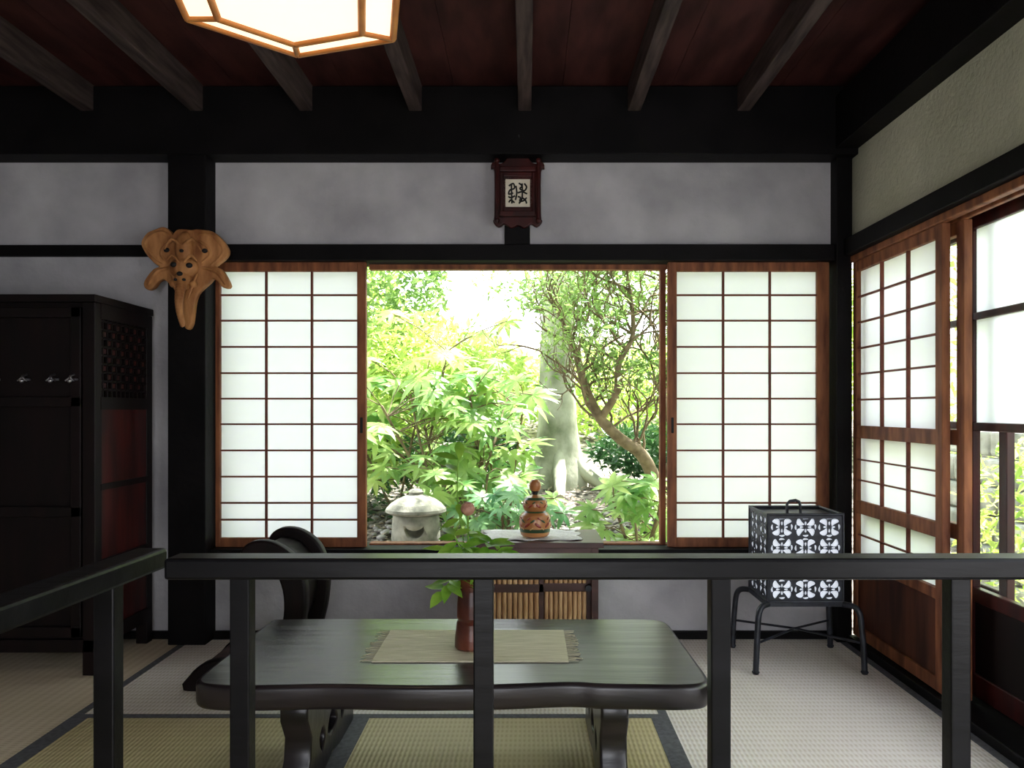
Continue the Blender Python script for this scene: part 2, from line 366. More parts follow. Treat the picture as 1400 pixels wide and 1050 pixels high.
# ================= VASE + ARRANGEMENT
g=grp('flower_vase',(-0.162,2.28,0.335)); vc=(-0.162,2.28,0.335)
pr=[(0.0,0.0),(0.046,0.0),(0.052,0.006),(0.051,0.03),(0.047,0.06),(0.046,0.075),(0.041,0.083),(0.045,0.092),(0.044,0.13),(0.041,0.17),(0.042,0.185),(0.048,0.205),(0.043,0.208),(0.036,0.19),(0.034,0.05),(0,0.045)]
B().use('ceramic').lathe(pr,vc).out('vase_body',g)
def leafmesh(b,p,d,n,L,W,curl=0.15):
    p=Vector(p);d=Vector(d).normalized();n=Vector(n);s_=d.cross(n).normalized();n=s_.cross(d)
    ts=[0,0.2,0.45,0.7,1.0];ws=[0.06,0.75,1.0,0.7,0.02];vs=[]
    for t,w in zip(ts,ws):
        c=p+d*L*t-n*(curl*L*t*t)
        vs+=[c-s_*W/2*w+n*W*0.1*w,c,c+s_*W/2*w+n*W*0.1*w]
    fs=[]
    for i in range(4):
        a=i*3; fs+=[(a,a+1,a+4,a+3),(a+1,a+2,a+5,a+4)]
    b.add(vs,fs,True)
b=B().use('vleaf'); tx,ty,tz=vc[0],vc[1],vc[2]+0.19
random.seed(8)
stems=[[(tx,ty,tz),(tx-0.01,ty,tz+0.10),(tx-0.012,ty-0.01,tz+0.205)],
       [(tx,ty,tz),(tx-0.03,ty+0.01,tz+0.06),(tx-0.07,ty,tz+0.10)],
       [(tx,ty,tz),(tx+0.02,ty-0.01,tz+0.08),(tx+0.06,ty,tz+0.12)],
       [(tx,ty,tz),(tx-0.04,ty-0.02,tz+0.03),(tx-0.085,ty-0.02,tz-0.02)],
       [(tx,ty,tz),(tx-0.03,ty+0.02,tz+0.14),(tx-0.045,ty+0.02,tz+0.26),(tx-0.04,ty+0.02,tz+0.42)],
       [(tx,ty,tz),(tx+0.04,ty+0.02,tz+0.05),(tx+0.09,ty+0.03,tz+0.09)],
       [(tx,ty,tz),(tx-0.02,ty-0.03,tz+0.08),(tx-0.05,ty-0.04,tz+0.15)]]
for i,s in enumerate(stems):
    s=smooth_loop(s,5,False); b.tube(s,0.0022 if i!=0 else 0.003,6)
    rngs=s[3:8] if i==0 else s[3:]
    for q in rngs:
        for k in range(2 if i!=4 else 1):
            a=random.uniform(0,6.28); d=(math.cos(a),math.sin(a)*0.6,random.uniform(-0.5,0.4))
            leafmesh(b,q,d,(0.2,-0.5,0.9),random.uniform(0.05,0.08),random.uniform(0.024,0.036))
b.out('stems_and_leaves',g)
b=B().use('bud').ell((tx-0.012,ty-0.01,tz+0.222),(0.021,0.021,0.021)); b.out('seed_head',g)
# ================= BAMBOO CABINET
g=grp('bamboo_front_cabinet',(0.045,3.27,0))
X0,X1,Y0,Y1,ZT=-0.19,0.29,3.10,3.43,0.505
b=B().use('cabwood')
b.box(X0-0.012,X1+0.02,Y0-0.015,Y1,ZT-0.022,ZT)
b.box(X0,X0+0.028,Y0,Y1,0,ZT-0.022); b.box(X1-0.028,X1,Y0,Y1,0,ZT-0.022)
b.box(X0,X1,Y1-0.015,Y1,0.03,ZT-0.02); b.box(X0,X1,Y0,Y1,0.03,0.05); b.box(X0+0.028,X1-0.028,Y0,Y0+0.02,0.455,ZT-0.022)
mid=(X0+X1)/2+0.01
for xa,xb,yy in ((X0+0.028,mid+0.008,Y0+0.006),(mid-0.008,X1-0.028,Y0+0.022)):
    b.box(xa,xa+0.018,yy,yy+0.014,0.05,0.455); b.box(xb-0.018,xb,yy,yy+0.014,0.05,0.455)
    for z0,z1 in ((0.438,0.455),(0.30,0.335),(0.05,0.075)): b.box(xa,xb,yy,yy+0.014,z0,z1)
    b.box(xa,xb,yy+0.015,yy+0.018,0.05,0.455)
b.out('carcass',g,bevel=0.002)
b=B().use('bamboo')
for xa,xb,yy in ((X0+0.046,mid-0.01,Y0+0.010),(mid+0.01,X1-0.046,Y0+0.026)):
    n=9; dx=(xb-xa)/n
    for i in range(n):
        xc=xa+dx*(i+0.5)
        for z0,z1 in ((0.075,0.30),(0.335,0.438)):
            zs=[z0,(z0+z1)/2-0.004+random.uniform(-.02,.02),(z0+z1)/2+0.028,z1]
            b.tube([(xc,yy,z) for z in zs],[dx*0.46,dx*0.43,dx*0.47,dx*0.45],8)
b.out('bamboo_slats',g)
b=B().use('iron'); b.tube([(X1-0.04,Y0-0.004,0.318),(X1-0.04,Y0+0.024,0.318)],0.013,16); b.tube([(X0+0.05,Y0-0.002,0.318),(X0+0.05,Y0+0.008,0.318)],0.012,16); b.out('round_pulls',g)
b=B().use('cloth'); nx,ny=24,10; vs=[];fs=[]
for j in range(ny+1):
    for i in range(nx+1):
        x=-0.18+0.40*i/nx+0.012*math.sin(j*1.3); y=3.13+0.26*j/ny+0.01*math.sin(i*1.1)
        vs.append((x,y,ZT+0.0045+0.0025*math.sin(i*0.9+j*1.7)))
for j in range(ny):
    for i in range(nx): a=j*(nx+1)+i; fs.append((a,a+1,a+nx+2,a+nx+1))
b.add(vs,fs,True); ob=b.out('table_cloth'); sm=ob.modifiers.new('s','SOLIDIFY'); sm.thickness=0.002
pr=[(0.0,0),(0.050,0),(0.058,0.006),(0.062,0.02),(0.065,0.035),(0.066,0.055),(0.065,0.075),(0.060,0.09),(0.050,0.10),(0.044,0.106),(0.047,0.112),(0.051,0.125),(0.051,0.14),(0.047,0.152),(0.038,0.162),(0.020,0.168),(0.012,0.172),(0.012,0.182),(0.018,0.188),(0.024,0.198),(0.026,0.210),(0.023,0.224),(0.014,0.234),(0.0,0.237)]
ms=['kwood','kwood','kwood','kgreen','kwood','kwood','kwood','kwood','kgreen','kwood','kwood','kwood','kwood','kgreen','kwood','kwood','black','black','kwood','kwood','kwood','kwood','kwood']
kz=ZT+0.009
g=grp('kokeshi_doll',(0.035,3.20,kz))
B().lathe(pr,(0.035,3.20,kz),mats=ms).out('turned_body',g)
b=B()
for k in range(9):
    a=2*math.pi*k/9
    for rr,z,mm,s,da in ((0.0655,0.052,'kred',0.011,0),(0.0645,0.068,'kgreen',0.008,0.35),(0.064,0.078,'kred',0.007,0.1),(0.0505,0.128,'kred',0.008,0.1),(0.0495,0.142,'kgreen',0.006,0.4),(0.0635,0.038,'kcream',0.007,0.3)):
        a2=a+da
        c=(0.035+rr*math.cos(a2),3.20+rr*math.sin(a2),kz+z)
        R=Matrix.Rotation(a2,3,'Z')@Matrix.Rotation(0.6*(-1)**k,3,'X')
        b.use(mm).ell(c,(0.002,s*1.6,s*0.55),R,10,6)
b.out('painted_flowers',g)
# ================= IRON LANTERN STAND
g=grp('iron_floor_lantern',(1.11,3.19,0))
bx0,bx1,by0,by1,bz0,bz1=0.965,1.265,3.07,3.32,0.272,0.62
def petals(w,h):
    loops=[[(-w/2,0),(w/2,0),(w/2,h),(-w/2,h)]]
    nx=max(2,round(w/0.10)); ny=round(h/0.087); tw=(w-0.016)/nx; th=(h-0.016)/ny
    def lobe(cx,cy,ang,L,W,bend=0.0):
        pts=[]
        for k in range(14):
            t=2*math.pi*k/14; x=L/2*math.cos(t); y=W/2*math.sin(t)*(1+0.4*math.cos(t))+bend*(x*x/(L*L/4)-0.5)*W
            pts.append((cx+x*math.cos(ang)-y*math.sin(ang),cy+x*math.sin(ang)+y*math.cos(ang)))
        return pts
    for i in range(nx):
        for j in range(ny):
            cx=-w/2+0.008+tw*(i+0.5); cy=0.008+th*(j+0.5)
            for q in range(4):
                a=math.pi/4+q*math.pi/2; aa=math.atan2(math.sin(a)*th,math.cos(a)*tw)
                loops.append(lobe(cx+0.31*tw*math.cos(a),cy+0.31*th*math.sin(a),aa,0.036,0.022,0.4*(-1)**(q+i+j)))
                a=q*math.pi/2
                loops.append(lobe(cx+0.41*tw*math.cos(a),cy+0.41*th*math.sin(a),a+math.pi/2,0.024,0.008,0.3))
                loops.append(lobe(cx+0.17*tw*math.cos(a),cy+0.17*th*math.sin(a),a,0.016,0.008))
    return loops
W=bx1-bx0; DD=by1-by0; H=bz1-bz0
shape2d('pierced_face_front',petals(W,H),0.003,'iron',XZ(by0,(bx0+bx1)/2,bz0),g)
shape2d('pierced_face_back',petals(W,H),0.003,'iron',XZ(by1,(bx0+bx1)/2,bz0),g)
for x,nm in ((bx0,'pierced_face_left'),(bx1,'pierced_face_right')):
    shape2d(nm,petals(DD,H),0.003,'iron',Matrix(((0,0,1,x),(1,0,0,(by0+by1)/2),(0,1,0,bz0),(0,0,0,1))),g)
b=B().use('lpaper'); e_=0.004
b.box(bx0+e_,bx1-e_,by0+e_,by1-e_,bz0+0.01,bz1-0.02); b.out('paper_lining',g)
b=B().use('iron')
for x in (bx0,bx1):
    for y in (by0,by1): b.tube([(x,y,bz0-0.02),(x,y,bz1+0.006)],0.006,8)
for z in (bz0,bz1):
    for y in (by0,by1): b.tube([(bx0,y,z),(bx1,y,z)],0.006,8)
    for x in (bx0,bx1): b.tube([(x,by0,z),(x,by1,z)],0.006,8)
b.tube([(1.075,3.17,bz1-0.01),(1.075,3.17,bz1+0.03),(1.085,3.17,bz1+0.042),(1.11,3.17,bz1+0.046),(1.125,3.17,bz1+0.04),(1.13,3.17,bz1+0.02),(1.13,3.17,bz1-0.01)],0.006,8)
b.box(bx0,bx1,by0,by1,bz1-0.016,bz1-0.008)
b.box(bx0,bx1,by0,by1,bz0-0.006,bz0)
b.out('shade_frame',g)
b=B().use('iron')
zt=0.262
fx0,fx1,fy0,fy1=0.905,1.325,3.02,3.36
cx,cy=(bx0+bx1)/2,(by0+by1)/2
for fx,tx_ in ((fx0,bx0),(fx1,bx1)):
    for fy,ty_ in ((fy0,by0),(fy1,by1)):
        pts=[(tx_+(cx-tx_)*0.3,ty_+(cy-ty_)*0.3,zt),(tx_,ty_,zt),(tx_+(fx-tx_)*0.55,ty_+(fy-ty_)*0.55,zt-0.004),(tx_+(fx-tx_)*0.82,ty_+(fy-ty_)*0.82,zt-0.03),(fx-(fx-tx_)*0.08,fy-(fy-ty_)*0.08,zt-0.09),(fx,fy,0.10),(fx+(fx-cx)*0.02,fy,0.0)]
        b.tube(smooth_loop(pts,4,False),0.012,8)
        b.ell((fx+(fx-cx)*0.02,fy,0.008),(0.015,0.015,0.008))
b.tube([(fx0,fy0,0.12),(cx,cy,0.13),(fx1,fy1,0.12)],0.005,8); b.tube([(fx1,fy0,0.12),(cx,cy,0.13),(fx0,fy1,0.12)],0.005,8)
b.box(bx0,bx1,by0-0.008,by0+0.008,zt-0.008,zt+0.008).box(bx0,bx1,by1-0.008,by1+0.008,zt-0.008,zt+0.008)
b.box(bx0-0.008,bx0+0.008,by0,by1,zt-0.008,zt+0.008).box(bx1-0.008,bx1+0.008,by0,by1,zt-0.008,zt+0.008)
b.out('stand_legs',g)
# ================= TALL CABINET
g=grp('tall_cabinet',(-2.3,3.22,0))
cx0,cx1,cy0,cy1,ct=-2.95,-1.686,3.0,3.46,1.49
b=B().use('cab_dark')
b.box(cx0,cx1-0.02,cy0+0.02,cy1,0.09,ct-0.02)
b.box(cx0-0.01,cx1+0.006,cy0-0.01,cy1,ct-0.03,ct)
for x in (cx0,cx1-0.05):
    for y in (cy0,cy1-0.05): b.box(x,x+0.05,y,y+0.05,0,ct-0.03)
b.box(cx0,cx1,cy0,cy0+0.02,0.09,0.14)
for xa,xb in ((-2.90,-2.53),(-2.52,-2.14),(-2.13,-1.74)):
    b.box(xa,xa+0.04,cy0-0.004,cy0+0.02,0.15,1.44); b.box(xb-0.04,xb,cy0-0.004,cy0+0.02,0.15,1.44)
    for z0 in (0.15,0.62,1.05,1.40): b.box(xa,xb,cy0-0.004,cy0+0.02,z0,z0+0.04)
b.out('carcass',g,bevel=0.003)
b=B().use('darkred')
xs=cx1-0.015
b.box(xs,cx1-0.004,cy0+0.03,cy1-0.03,0.14,1.06)
b.out('side_panels',g)
b=B().use('cab_dark')
for z0,z1 in ((1.40,1.46),(1.04,1.09),(0.72,0.745),(0.42,0.445),(0.10,0.16)): b.box(xs,cx1+0.002,cy0+0.04,cy1-0.04,z0,z1)
b.box(xs-0.01,xs-0.005,cy0+0.04,cy1-0.04,1.09,1.40)
y=cy0+0.06
while y<cy1-0.05: b.box(xs,cx1-0.002,y-0.004,y+0.004,1.09,1.40); y+=0.034
z=1.12
while z<1.40: b.box(xs,cx1-0.002,cy0+0.05,cy1-0.05,z-0.004,z+0.004); z+=0.034
b.out('side_rails_lattice',g)
b=B().use('darkred')
y=cy0+0.077; k=0
while y<cy1-0.06:
    z=1.137; j=0
    while z<1.39:
        if (j+k)%2==0: b.box(xs,cx1-0.004,y-0.009,y+0.009,z-0.009,z+0.009)
        z+=0.034; j+=1
    y+=0.034; k+=1
b.out('lattice_blocks',g)
b=B().use('steel')
for x in (-2.07,-1.95,-1.84,-1.765):
    z=1.165
    b.tube([(x,cy0-0.004,z+0.012),(x,cy0-0.03,z+0.005),(x,cy0-0.034,z-0.012)],0.004,8); b.ell((x,cy0-0.034,z-0.014),(0.008,0.008,0.008)); b.box(x-0.016,x+0.016,cy0-0.008,cy0-0.003,z-0.012,z-0.004)
    b.tube([(x,cy0-0.03,z+0.002),(x+0.018,cy0-0.032,z-0.014)],0.003,6); b.tube([(x,cy0-0.03,z+0.002),(x-0.018,cy0-0.032,z-0.014)],0.003,6)
b.out('coat_hooks',g)
# ================= CARVED MASK on post
g=grp('carved_wooden_mask',(-1.49,3.33,1.62))
def mp_(u,v): return (-1.49+(u-254)/312, 1.617+(380-v)/312)
b=B().use('carve')
# flat carved silhouette: flared head crest, hooked cheek fins, long tapering beak
ol=[(214,316),(224,313),(232,318),(237,324),(243,317),(252,316),(262,317),(270,316),(279,317),(290,319),(300,327),(309,339),(310,347),(305,354),(296,361),(291,366),(300,369),(306,376),(313,391),(306,392),(299,384),(291,380),(285,386),(277,393),(269,402),(265,414),(263,430),(261,443),(257,449),(253,443),(251,428),(249,412),(245,400),(238,392),(231,385),(224,381),(216,384),(210,392),(203,395),(199,389),(204,379),(212,370),(221,366),(214,360),(205,351),(198,340),(196,332),(203,321)]
me=shape2d_mesh('t',[smooth_loop([mp_(*p) for p in ol],3)],0.036,XZ(3.367),0.006)
b.add([tuple(v.co) for v in me.vertices],[tuple(p.vertices) for p in me.polygons])
def me_(u,v,ru,rv,y,ry,ang=0):
    x,z=mp_(u,v); b.ell((x,y,z),(ru/312,ry,rv/312),Matrix.Rotation(math.radians(ang),3,'Y'))
me_(254,344,12,26,3.345,0.030); me_(254,368,20,15,3.342,0.036); me_(254,386,12,12,3.332,0.040)
me_(241,390,5,5,3.33,0.022,0);me_(268,390,5,5,3.33,0.022,0)
for i in range(16):
    t=i/15; me_(255+3*t,386+58*t,7.5-3.8*t,6,3.318-0.045*math.sin(t*2.6),0.024-0.012*t)
def rt(pts,r,y):
    P=[mp_(*p) for p in pts]; P=smooth_loop([(x,y,z) for x,z in P],4,False); n=len(P); b.tube(P,[r*(0.4+0.6*math.sin(math.pi*i/(n-1))) for i in range(n)],8)
rt([(236,325),(222,318),(206,325),(200,336),(209,350),(224,362)],0.007,3.348)
rt([(272,322),(290,322),(304,336),(305,348),(290,363)],0.007,3.348)
rt([(238,330),(226,338),(222,350),(232,360)],0.006,3.347); rt([(271,330),(284,338),(288,350),(277,360)],0.006,3.347)
rt([(230,344),(240,330),(254,338),(268,330),(280,346)],0.008,3.322)
rt([(234,360),(243,353),(252,362)],0.007,3.308); rt([(258,362),(267,353),(276,360)],0.007,3.308)
rt([(232,368),(217,372),(204,390)],0.007,3.345); rt([(278,367),(298,373),(309,389)],0.007,3.345)
rt([(236,376),(243,394),(251,410)],0.006,3.325); rt([(274,376),(267,394),(261,410)],0.006,3.325)
ob=b.out('mask_body',g)
rm=ob.modifiers.new('r','REMESH'); rm.mode='VOXEL'; rm.voxel_size=0.0022; rm.use_smooth_shade=True
sm=ob.modifiers.new('s','SMOOTH'); sm.iterations=1; sm.factor=0.5
b=B().use('black')
for u,v,r,y in ((229,343,4,3.349),(281,344,4,3.349),(244,365,4.5,3.311),(265,366,4.5,3.311),(254,378,4,3.298),(249,386,2.5,3.296),(260,386,2.5,3.296),(254,346,3,3.316)):
    x,z=mp_(u,v); b.ell((x,y,z),(r/312,0.009,r/312*0.8))
b.out('eye_sockets',g)
# ================= CALLIGRAPHY PLAQUE
g=grp('calligraphy_plaque',(-0.04,3.46,2.0))
cxp=-0.04
out=[(-0.105,-0.125),(-0.085,-0.145),(-0.06,-0.132),(-0.03,-0.150),(0,-0.138),(0.03,-0.150),(0.06,-0.132),(0.085,-0.145),(0.105,-0.125),(0.10,-0.1),(0.10,0.1),(0.115,0.118),(0.108,0.135),(0.085,0.128),(0.06,0.135),(0.035,0.165),(0,0.178),(-0.035,0.165),(-0.06,0.135),(-0.085,0.128),(-0.108,0.135),(-0.115,0.118),(-0.10,0.1),(-0.10,-0.1)]
shape2d('carved_frame',[smooth_loop(out,3),[(-0.055,-0.062),(0.055,-0.062),(0.055,0.062),(-0.055,0.062)]],0.03,'darkred',XZ(3.455,cxp,2.01),g,bevel=0.005)
b=B().use('darkred')
for o,i,y0,y1 in ((0.098,0.080,3.405,3.445),(0.080,0.064,3.425,3.445)):
    oz=o*1.12; iz=i*1.10
    b.box(cxp-o,cxp-i,y0,y1,2.01-oz,2.01+oz); b.box(cxp+i,cxp+o,y0,y1,2.01-oz,2.01+oz)
    b.box(cxp-i,cxp+i,y0,y1,2.01+iz,2.01+oz); b.box(cxp-i,cxp+i,y0,y1,2.01-oz,2.01-iz)
for s in (-1,1):
    b.tube([(cxp+s*0.092,3.40,1.885),(cxp+s*0.092,3.40,2.135)],0.008,10)
    b.ell((cxp+s*0.092,3.40,2.142),(0.012,0.012,0.012)); b.ell((cxp+s*0.092,3.40,1.878),(0.012,0.012,0.012))
b.out('stepped_frame',g,bevel=0.003)
B().use('scrollpaper').box(cxp-0.066,cxp+0.066,3.440,3.444,2.01-0.072,2.01+0.072).out('paper',g)
b=B().use('black')
S=[[(-0.04,0.03),(-0.02,0.04),(-0.015,0.02),(-0.035,0.012),(-0.04,-0.005),(-0.02,0.0)],[(-0.028,0.035),(-0.026,-0.045)],[(-0.042,-0.015),(-0.03,-0.02),(-0.012,-0.012)],[(-0.04,-0.04),(-0.03,-0.03),(-0.014,-0.042)],
   [(0.005,0.042),(0.02,0.03),(0.01,0.018),(0.03,0.01),(0.04,0.025),(0.03,0.04)],[(0.0,0.0),(0.02,0.005),(0.042,-0.004)],[(0.02,0.04),(0.02,-0.02),(0.006,-0.045)],[(0.02,-0.02),(0.034,-0.03),(0.04,-0.045)],[(0.0,-0.015),(0.012,-0.02),(0.01,-0.035),(0.028,-0.032),(0.04,-0.02)],[(-0.008,0.03),(-0.004,0.0),(-0.01,-0.03)]]
for s in S:
    p=smooth_loop(s,5,False); b.tube([(cxp+q[0]*1.0,3.4395,2.01+q[1]*1.05) for q in p],0.0040,6)
b.out('brush_strokes',g)
b=B().use('black'); b.tube(smooth_loop([(cxp,3.43,2.18),(cxp-0.012,3.42,2.20),(cxp,3.40,2.225),(cxp+0.012,3.39,2.215),(cxp+0.004,3.38,2.25)],4,False),0.004,6); b.out('hanging_hook',g)
# ================= SCROLLED FLOOR CHAIR
g=grp('scroll_back_floor_chair',(-1.05,2.95,0)); sx=-0.07
k2=[(-0.95,0.43),(-0.985,0.47),(-0.975,0.52),(-0.93,0.545),(-0.86,0.535),(-0.79,0.48),(-0.755,0.38),(-0.76,0.26),(-0.78,0.17),(-0.80,0.08),(-0.76,0.0),(-1.16,0.0),(-1.17,0.05),(-1.10,0.10),(-0.97,0.11),(-0.87,0.16),(-0.825,0.25),(-0.82,0.35),(-0.845,0.43),(-0.89,0.475),(-0.925,0.475),(-0.93,0.445)]
k2=[(x+sx,z) for x,z in k2]
for yy,nm in ((2.86,'side_scroll_a'),(3.18,'side_scroll_b')):
    shape2d(nm,[smooth_loop(k2,4)],0.05,'cab_dark',XZ(yy),g,bevel=0.01)
arc=[(-0.93+sx,0.52),(-0.86+sx,0.50),(-0.81+sx,0.44),(-0.79+sx,0.36),(-0.80+sx,0.26),(-0.83+sx,0.18)]
arc=smooth_loop(arc,4,False); b=B().use('cab_dark')
vs=[];
for i,(x,z) in enumerate(arc):
    vs+=[(x,2.88,z),(x,3.16,z)]
b.add(vs,[(2*i,2*i+2,2*i+3,2*i+1) for i in range(len(arc)-1)],True); ob=b.out('curved_back',g); sm=ob.modifiers.new('s','SOLIDIFY'); sm.thickness=0.02
B().use('darkred').box(-1.14+sx,-0.84+sx,2.88,3.16,0.06,0.085).out('seat',g,bevel=0.004)
# ================= PENDANT LAMP
g=grp('pendant_lamp',(-0.555,1.80,2.05))
lc=Vector((-0.555,1.78,0))
def ring(R,z,n=6,ph=0.0): return [Vector((lc.x+R*math.cos(ph+2*math.pi*k/n),lc.y+R*math.sin(ph+2*math.pi*k/n),z)) for k in range(n)]
ph=math.radians(102)
r0=ring(0.195,1.978,6,ph); r1=ring(0.285,1.992,6,ph); r2=ring(0.285,2.12,6,ph); r3=ring(0.16,2.22,6,ph)
b=B().use('lamppaper')
b.add(r0,[(0,1,2,3,4,5)])
for A,C in ((r0,r1),(r1,r2),(r2,r3)):
    for k in range(6): b.add([A[k],A[(k+1)%6],C[(k+1)%6],C[k]],[(0,1,2,3)])
b.out('paper_panels',g)
b=B().use('lampwood')
for A in (r0,r1,r2,r3):
    for k in range(6): b.tube([A[k],A[(k+1)%6]],0.0095,6)
for A,C in ((r0,r1),(r1,r2),(r2,r3)):
    for k in range(6): b.tube([A[k],C[k]],0.0085,6)
b.tube([(lc.x,lc.y,2.22),(lc.x,lc.y,2.47)],0.012,10)
b.lathe([(0.16,0),(0.16,0.012),(0,0.013)],(lc.x,lc.y,2.215),6)
b.out('wood_frame',g)

# ================= GARDEN
def gz(x,y):
    return float(np.interp(y,[3.6,4.5,5.5,8,12,20],[-0.25,-0.05,0.08,0.38,1.3,3.0]))+0.04*math.sin(x*2.3+y*1.7)+0.03*math.sin(x*5.1-y*3.3)
gg=grp('garden_ground',(0,6,0))
b=B().use('soil'); vs=[];fs=[]; nx,ny=70,60
def gy(j): return -2+22*(j/ny)
for j in range(ny+1):
    for i in range(nx+1):
        x=-9+20*i/nx; y=gy(j)
        z=gz(x,y) if y>3.6 else -0.3
        if x>1.75 and y<5: z=-0.25
        if y<3.75 and x<1.75: z=-0.3
        vs.append((x,y,z-0.02))
for j in range(ny):
    for i in range(nx): a=j*(nx+1)+i; fs.append((a,a+1,a+nx+2,a+nx+1))
b.add(vs,fs,True).out('soil',gg)
def leaf_cloud(name,blobs,L,W,mat,up=0.8,seed=1,shell=0.6,parent=None,fr=-0.25):
    rs=np.random.RandomState(seed); V=[];
    for (cx,cy,cz,rx,ry,rz,n) in blobs:
        d=rs.normal(size=(n,3)); d/=np.linalg.norm(d,axis=1)[:,None]
        r=rs.rand(n,1)**(1/3.0*shell)
        p=np.array([cx,cy,cz])+d*r*np.array([rx,ry,rz])
        nr=rs.normal(size=(n,3))*0.6+np.array([0,fr,up]); nr/=np.linalg.norm(nr,axis=1)[:,None]
        t=np.cross(nr,rs.normal(size=(n,3))); t/=np.linalg.norm(t,axis=1)[:,None]; s_=np.cross(nr,t)
        l=L*(0.6+0.8*rs.rand(n,1)); w=W*(0.6+0.8*rs.rand(n,1))
        V.append(np.stack([p,p+t*l*0.45+s_*w*0.5+nr*w*0.2,p+t*l,p+t*l*0.45-s_*w*0.5+nr*w*0.2],axis=1))
    V=np.concatenate(V).reshape(-1,3); N=len(V)//4
    if parent: V=V-np.array(parent.location)
    F=[]
    for i in range(N): a=4*i; F+=[(a,a+1,a+2),(a,a+2,a+3)]
    me=D.meshes.new(name); me.from_pydata(V.tolist(),[],F); me.materials.append(M[mat]); me.update()
    ob=D.objects.new(name,me); SC.collection.objects.link(ob)
    if parent: ob.parent=parent
    return ob
def branches(b,p,d,L,r,depth,rs,up=0.15,tips=None,wob=0.35):
    pts=[Vector(p)]; dd=Vector(d).normalized(); n=5
    for i in range(n):
        dd=(dd+Vector((rs.uniform(-wob,wob),rs.uniform(-wob,wob),rs.uniform(-wob,wob)+up))).normalized(); pts.append(pts[-1]+dd*L/n)
    b.tube(pts,[r*(1-0.45*i/n) for i in range(n+1)],6 if r>0.01 else 4,False)
    if depth<=0:
        if tips is not None: tips.append(pts[-1]); 
        return
    for k in range(3):
        i=rs.choice([2,3,4,5]); q=pts[i]
        nd=(dd+Vector((rs.uniform(-1,1),rs.uniform(-0.8,0.8),rs.uniform(-0.5,0.9)))).normalized()
        branches(b,q,nd,L*0.68,r*0.58,depth-1,rs,up,tips,wob)
g=grp('garden_tree',(0.3,7.5,0.3))
b=B().use('bark')
tp=smooth_loop([(0.30,7.5,0.1),(0.31,7.5,0.36),(0.31,7.5,0.55),(0.30,7.5,0.9),(0.30,7.5,1.5),(0.32,7.5,2.2),(0.34,7.5,3.0),(0.4,7.5,4.2)],4,False)
b.tube(tp,[float(np.interp(p[2],[0.1,0.4,0.6,0.9,1.6,3,4.2],[0.36,0.29,0.23,0.19,0.165,0.145,0.10])) for p in tp],20)
for a in range(6):
    th=a*1.05+0.5; c,s=math.cos(th),math.sin(th)
    b.tube(smooth_loop([(0.31+0.09*c,7.5+0.09*s,0.85),(0.31+0.18*c,7.5+0.18*s,0.55),(0.31+0.34*c,7.5+0.34*s,0.40),(0.31+0.62*c,7.5+0.62*s,0.25)],3,False),[0.07,0.08,0.08,0.08,0.075,0.07,0.065,0.055,0.05,0.035],8)
rs=random.Random(5)
for z,dx in ((2.0,1),(2.4,-1),(2.8,0.6),(3.2,-0.6)):
    branches(b,(0.28,7.5,z),(dx,-0.3,0.7),1.6,0.06,2,rs)
b.out('trunk',g)
leaf_cloud('canopy',[(0.3,7.6,4.4,3.2,1.8,1.0,4500),(-2.4,8.2,3.3,1.3,1,0.9,2500),(2.5,7.5,3.0,1.2,1,0.8,2000),(0.5,6.9,2.15,0.6,0.4,0.35,600)],0.10,0.04,'leafB',seed=4,parent=g)
# azalea tree with twisting branches
g=grp('azalea_tree',(0.9,5.4,0.1))
b=B().use('branch'); rs=random.Random(11); tips=[]
main=smooth_loop([(1.02,5.5,0.05),(0.93,5.4,0.45),(0.80,5.3,0.72),(0.64,5.25,0.84),(0.50,5.2,0.98),(0.40,5.2,1.18),(0.34,5.2,1.40),(0.27,5.2,1.58)],4,False)
b.tube(main,[0.055-0.035*i/(len(main)-1) for i in range(len(main))],9)
m2=smooth_loop([(0.50,5.2,0.98),(0.60,5.15,1.15),(0.62,5.15,1.35),(0.72,5.2,1.55),(0.70,5.2,1.85)],4,False); b.tube(m2,[0.03-0.018*i/(len(m2)-1) for i in range(len(m2))],8)
m3=smooth_loop([(0.93,5.4,0.45),(1.05,5.4,0.8),(0.95,5.35,1.15),(1.05,5.3,1.5),(1.0,5.3,1.9)],4,False); b.tube(m3,[0.035-0.02*i/(len(m3)-1) for i in range(len(m3))],8)
for mm in (main,m2,m3):
    for i in range(8,len(mm),2):
        for _ in range(2):
            branches(b,mm[i],(rs.uniform(-1,0.8),rs.uniform(-0.5,0.5),rs.uniform(0.2,0.9)),0.42,0.010,2,rs,0.08,tips,0.45)
b.out('branches',g)
bl=[(t.x,t.y,t.z,0.10,0.10,0.07,11) for t in tips if t.z>1.15]
bl+=[(0.1,5.5,1.95,0.5,0.3,0.2,350),(0.8,5.5,1.9,0.5,0.3,0.25,450),(1.0,5.7,1.35,0.3,0.3,0.3,250)]
leaf_cloud('leaf_tufts',bl,0.06,0.02,'leafB',seed=9,parent=g)
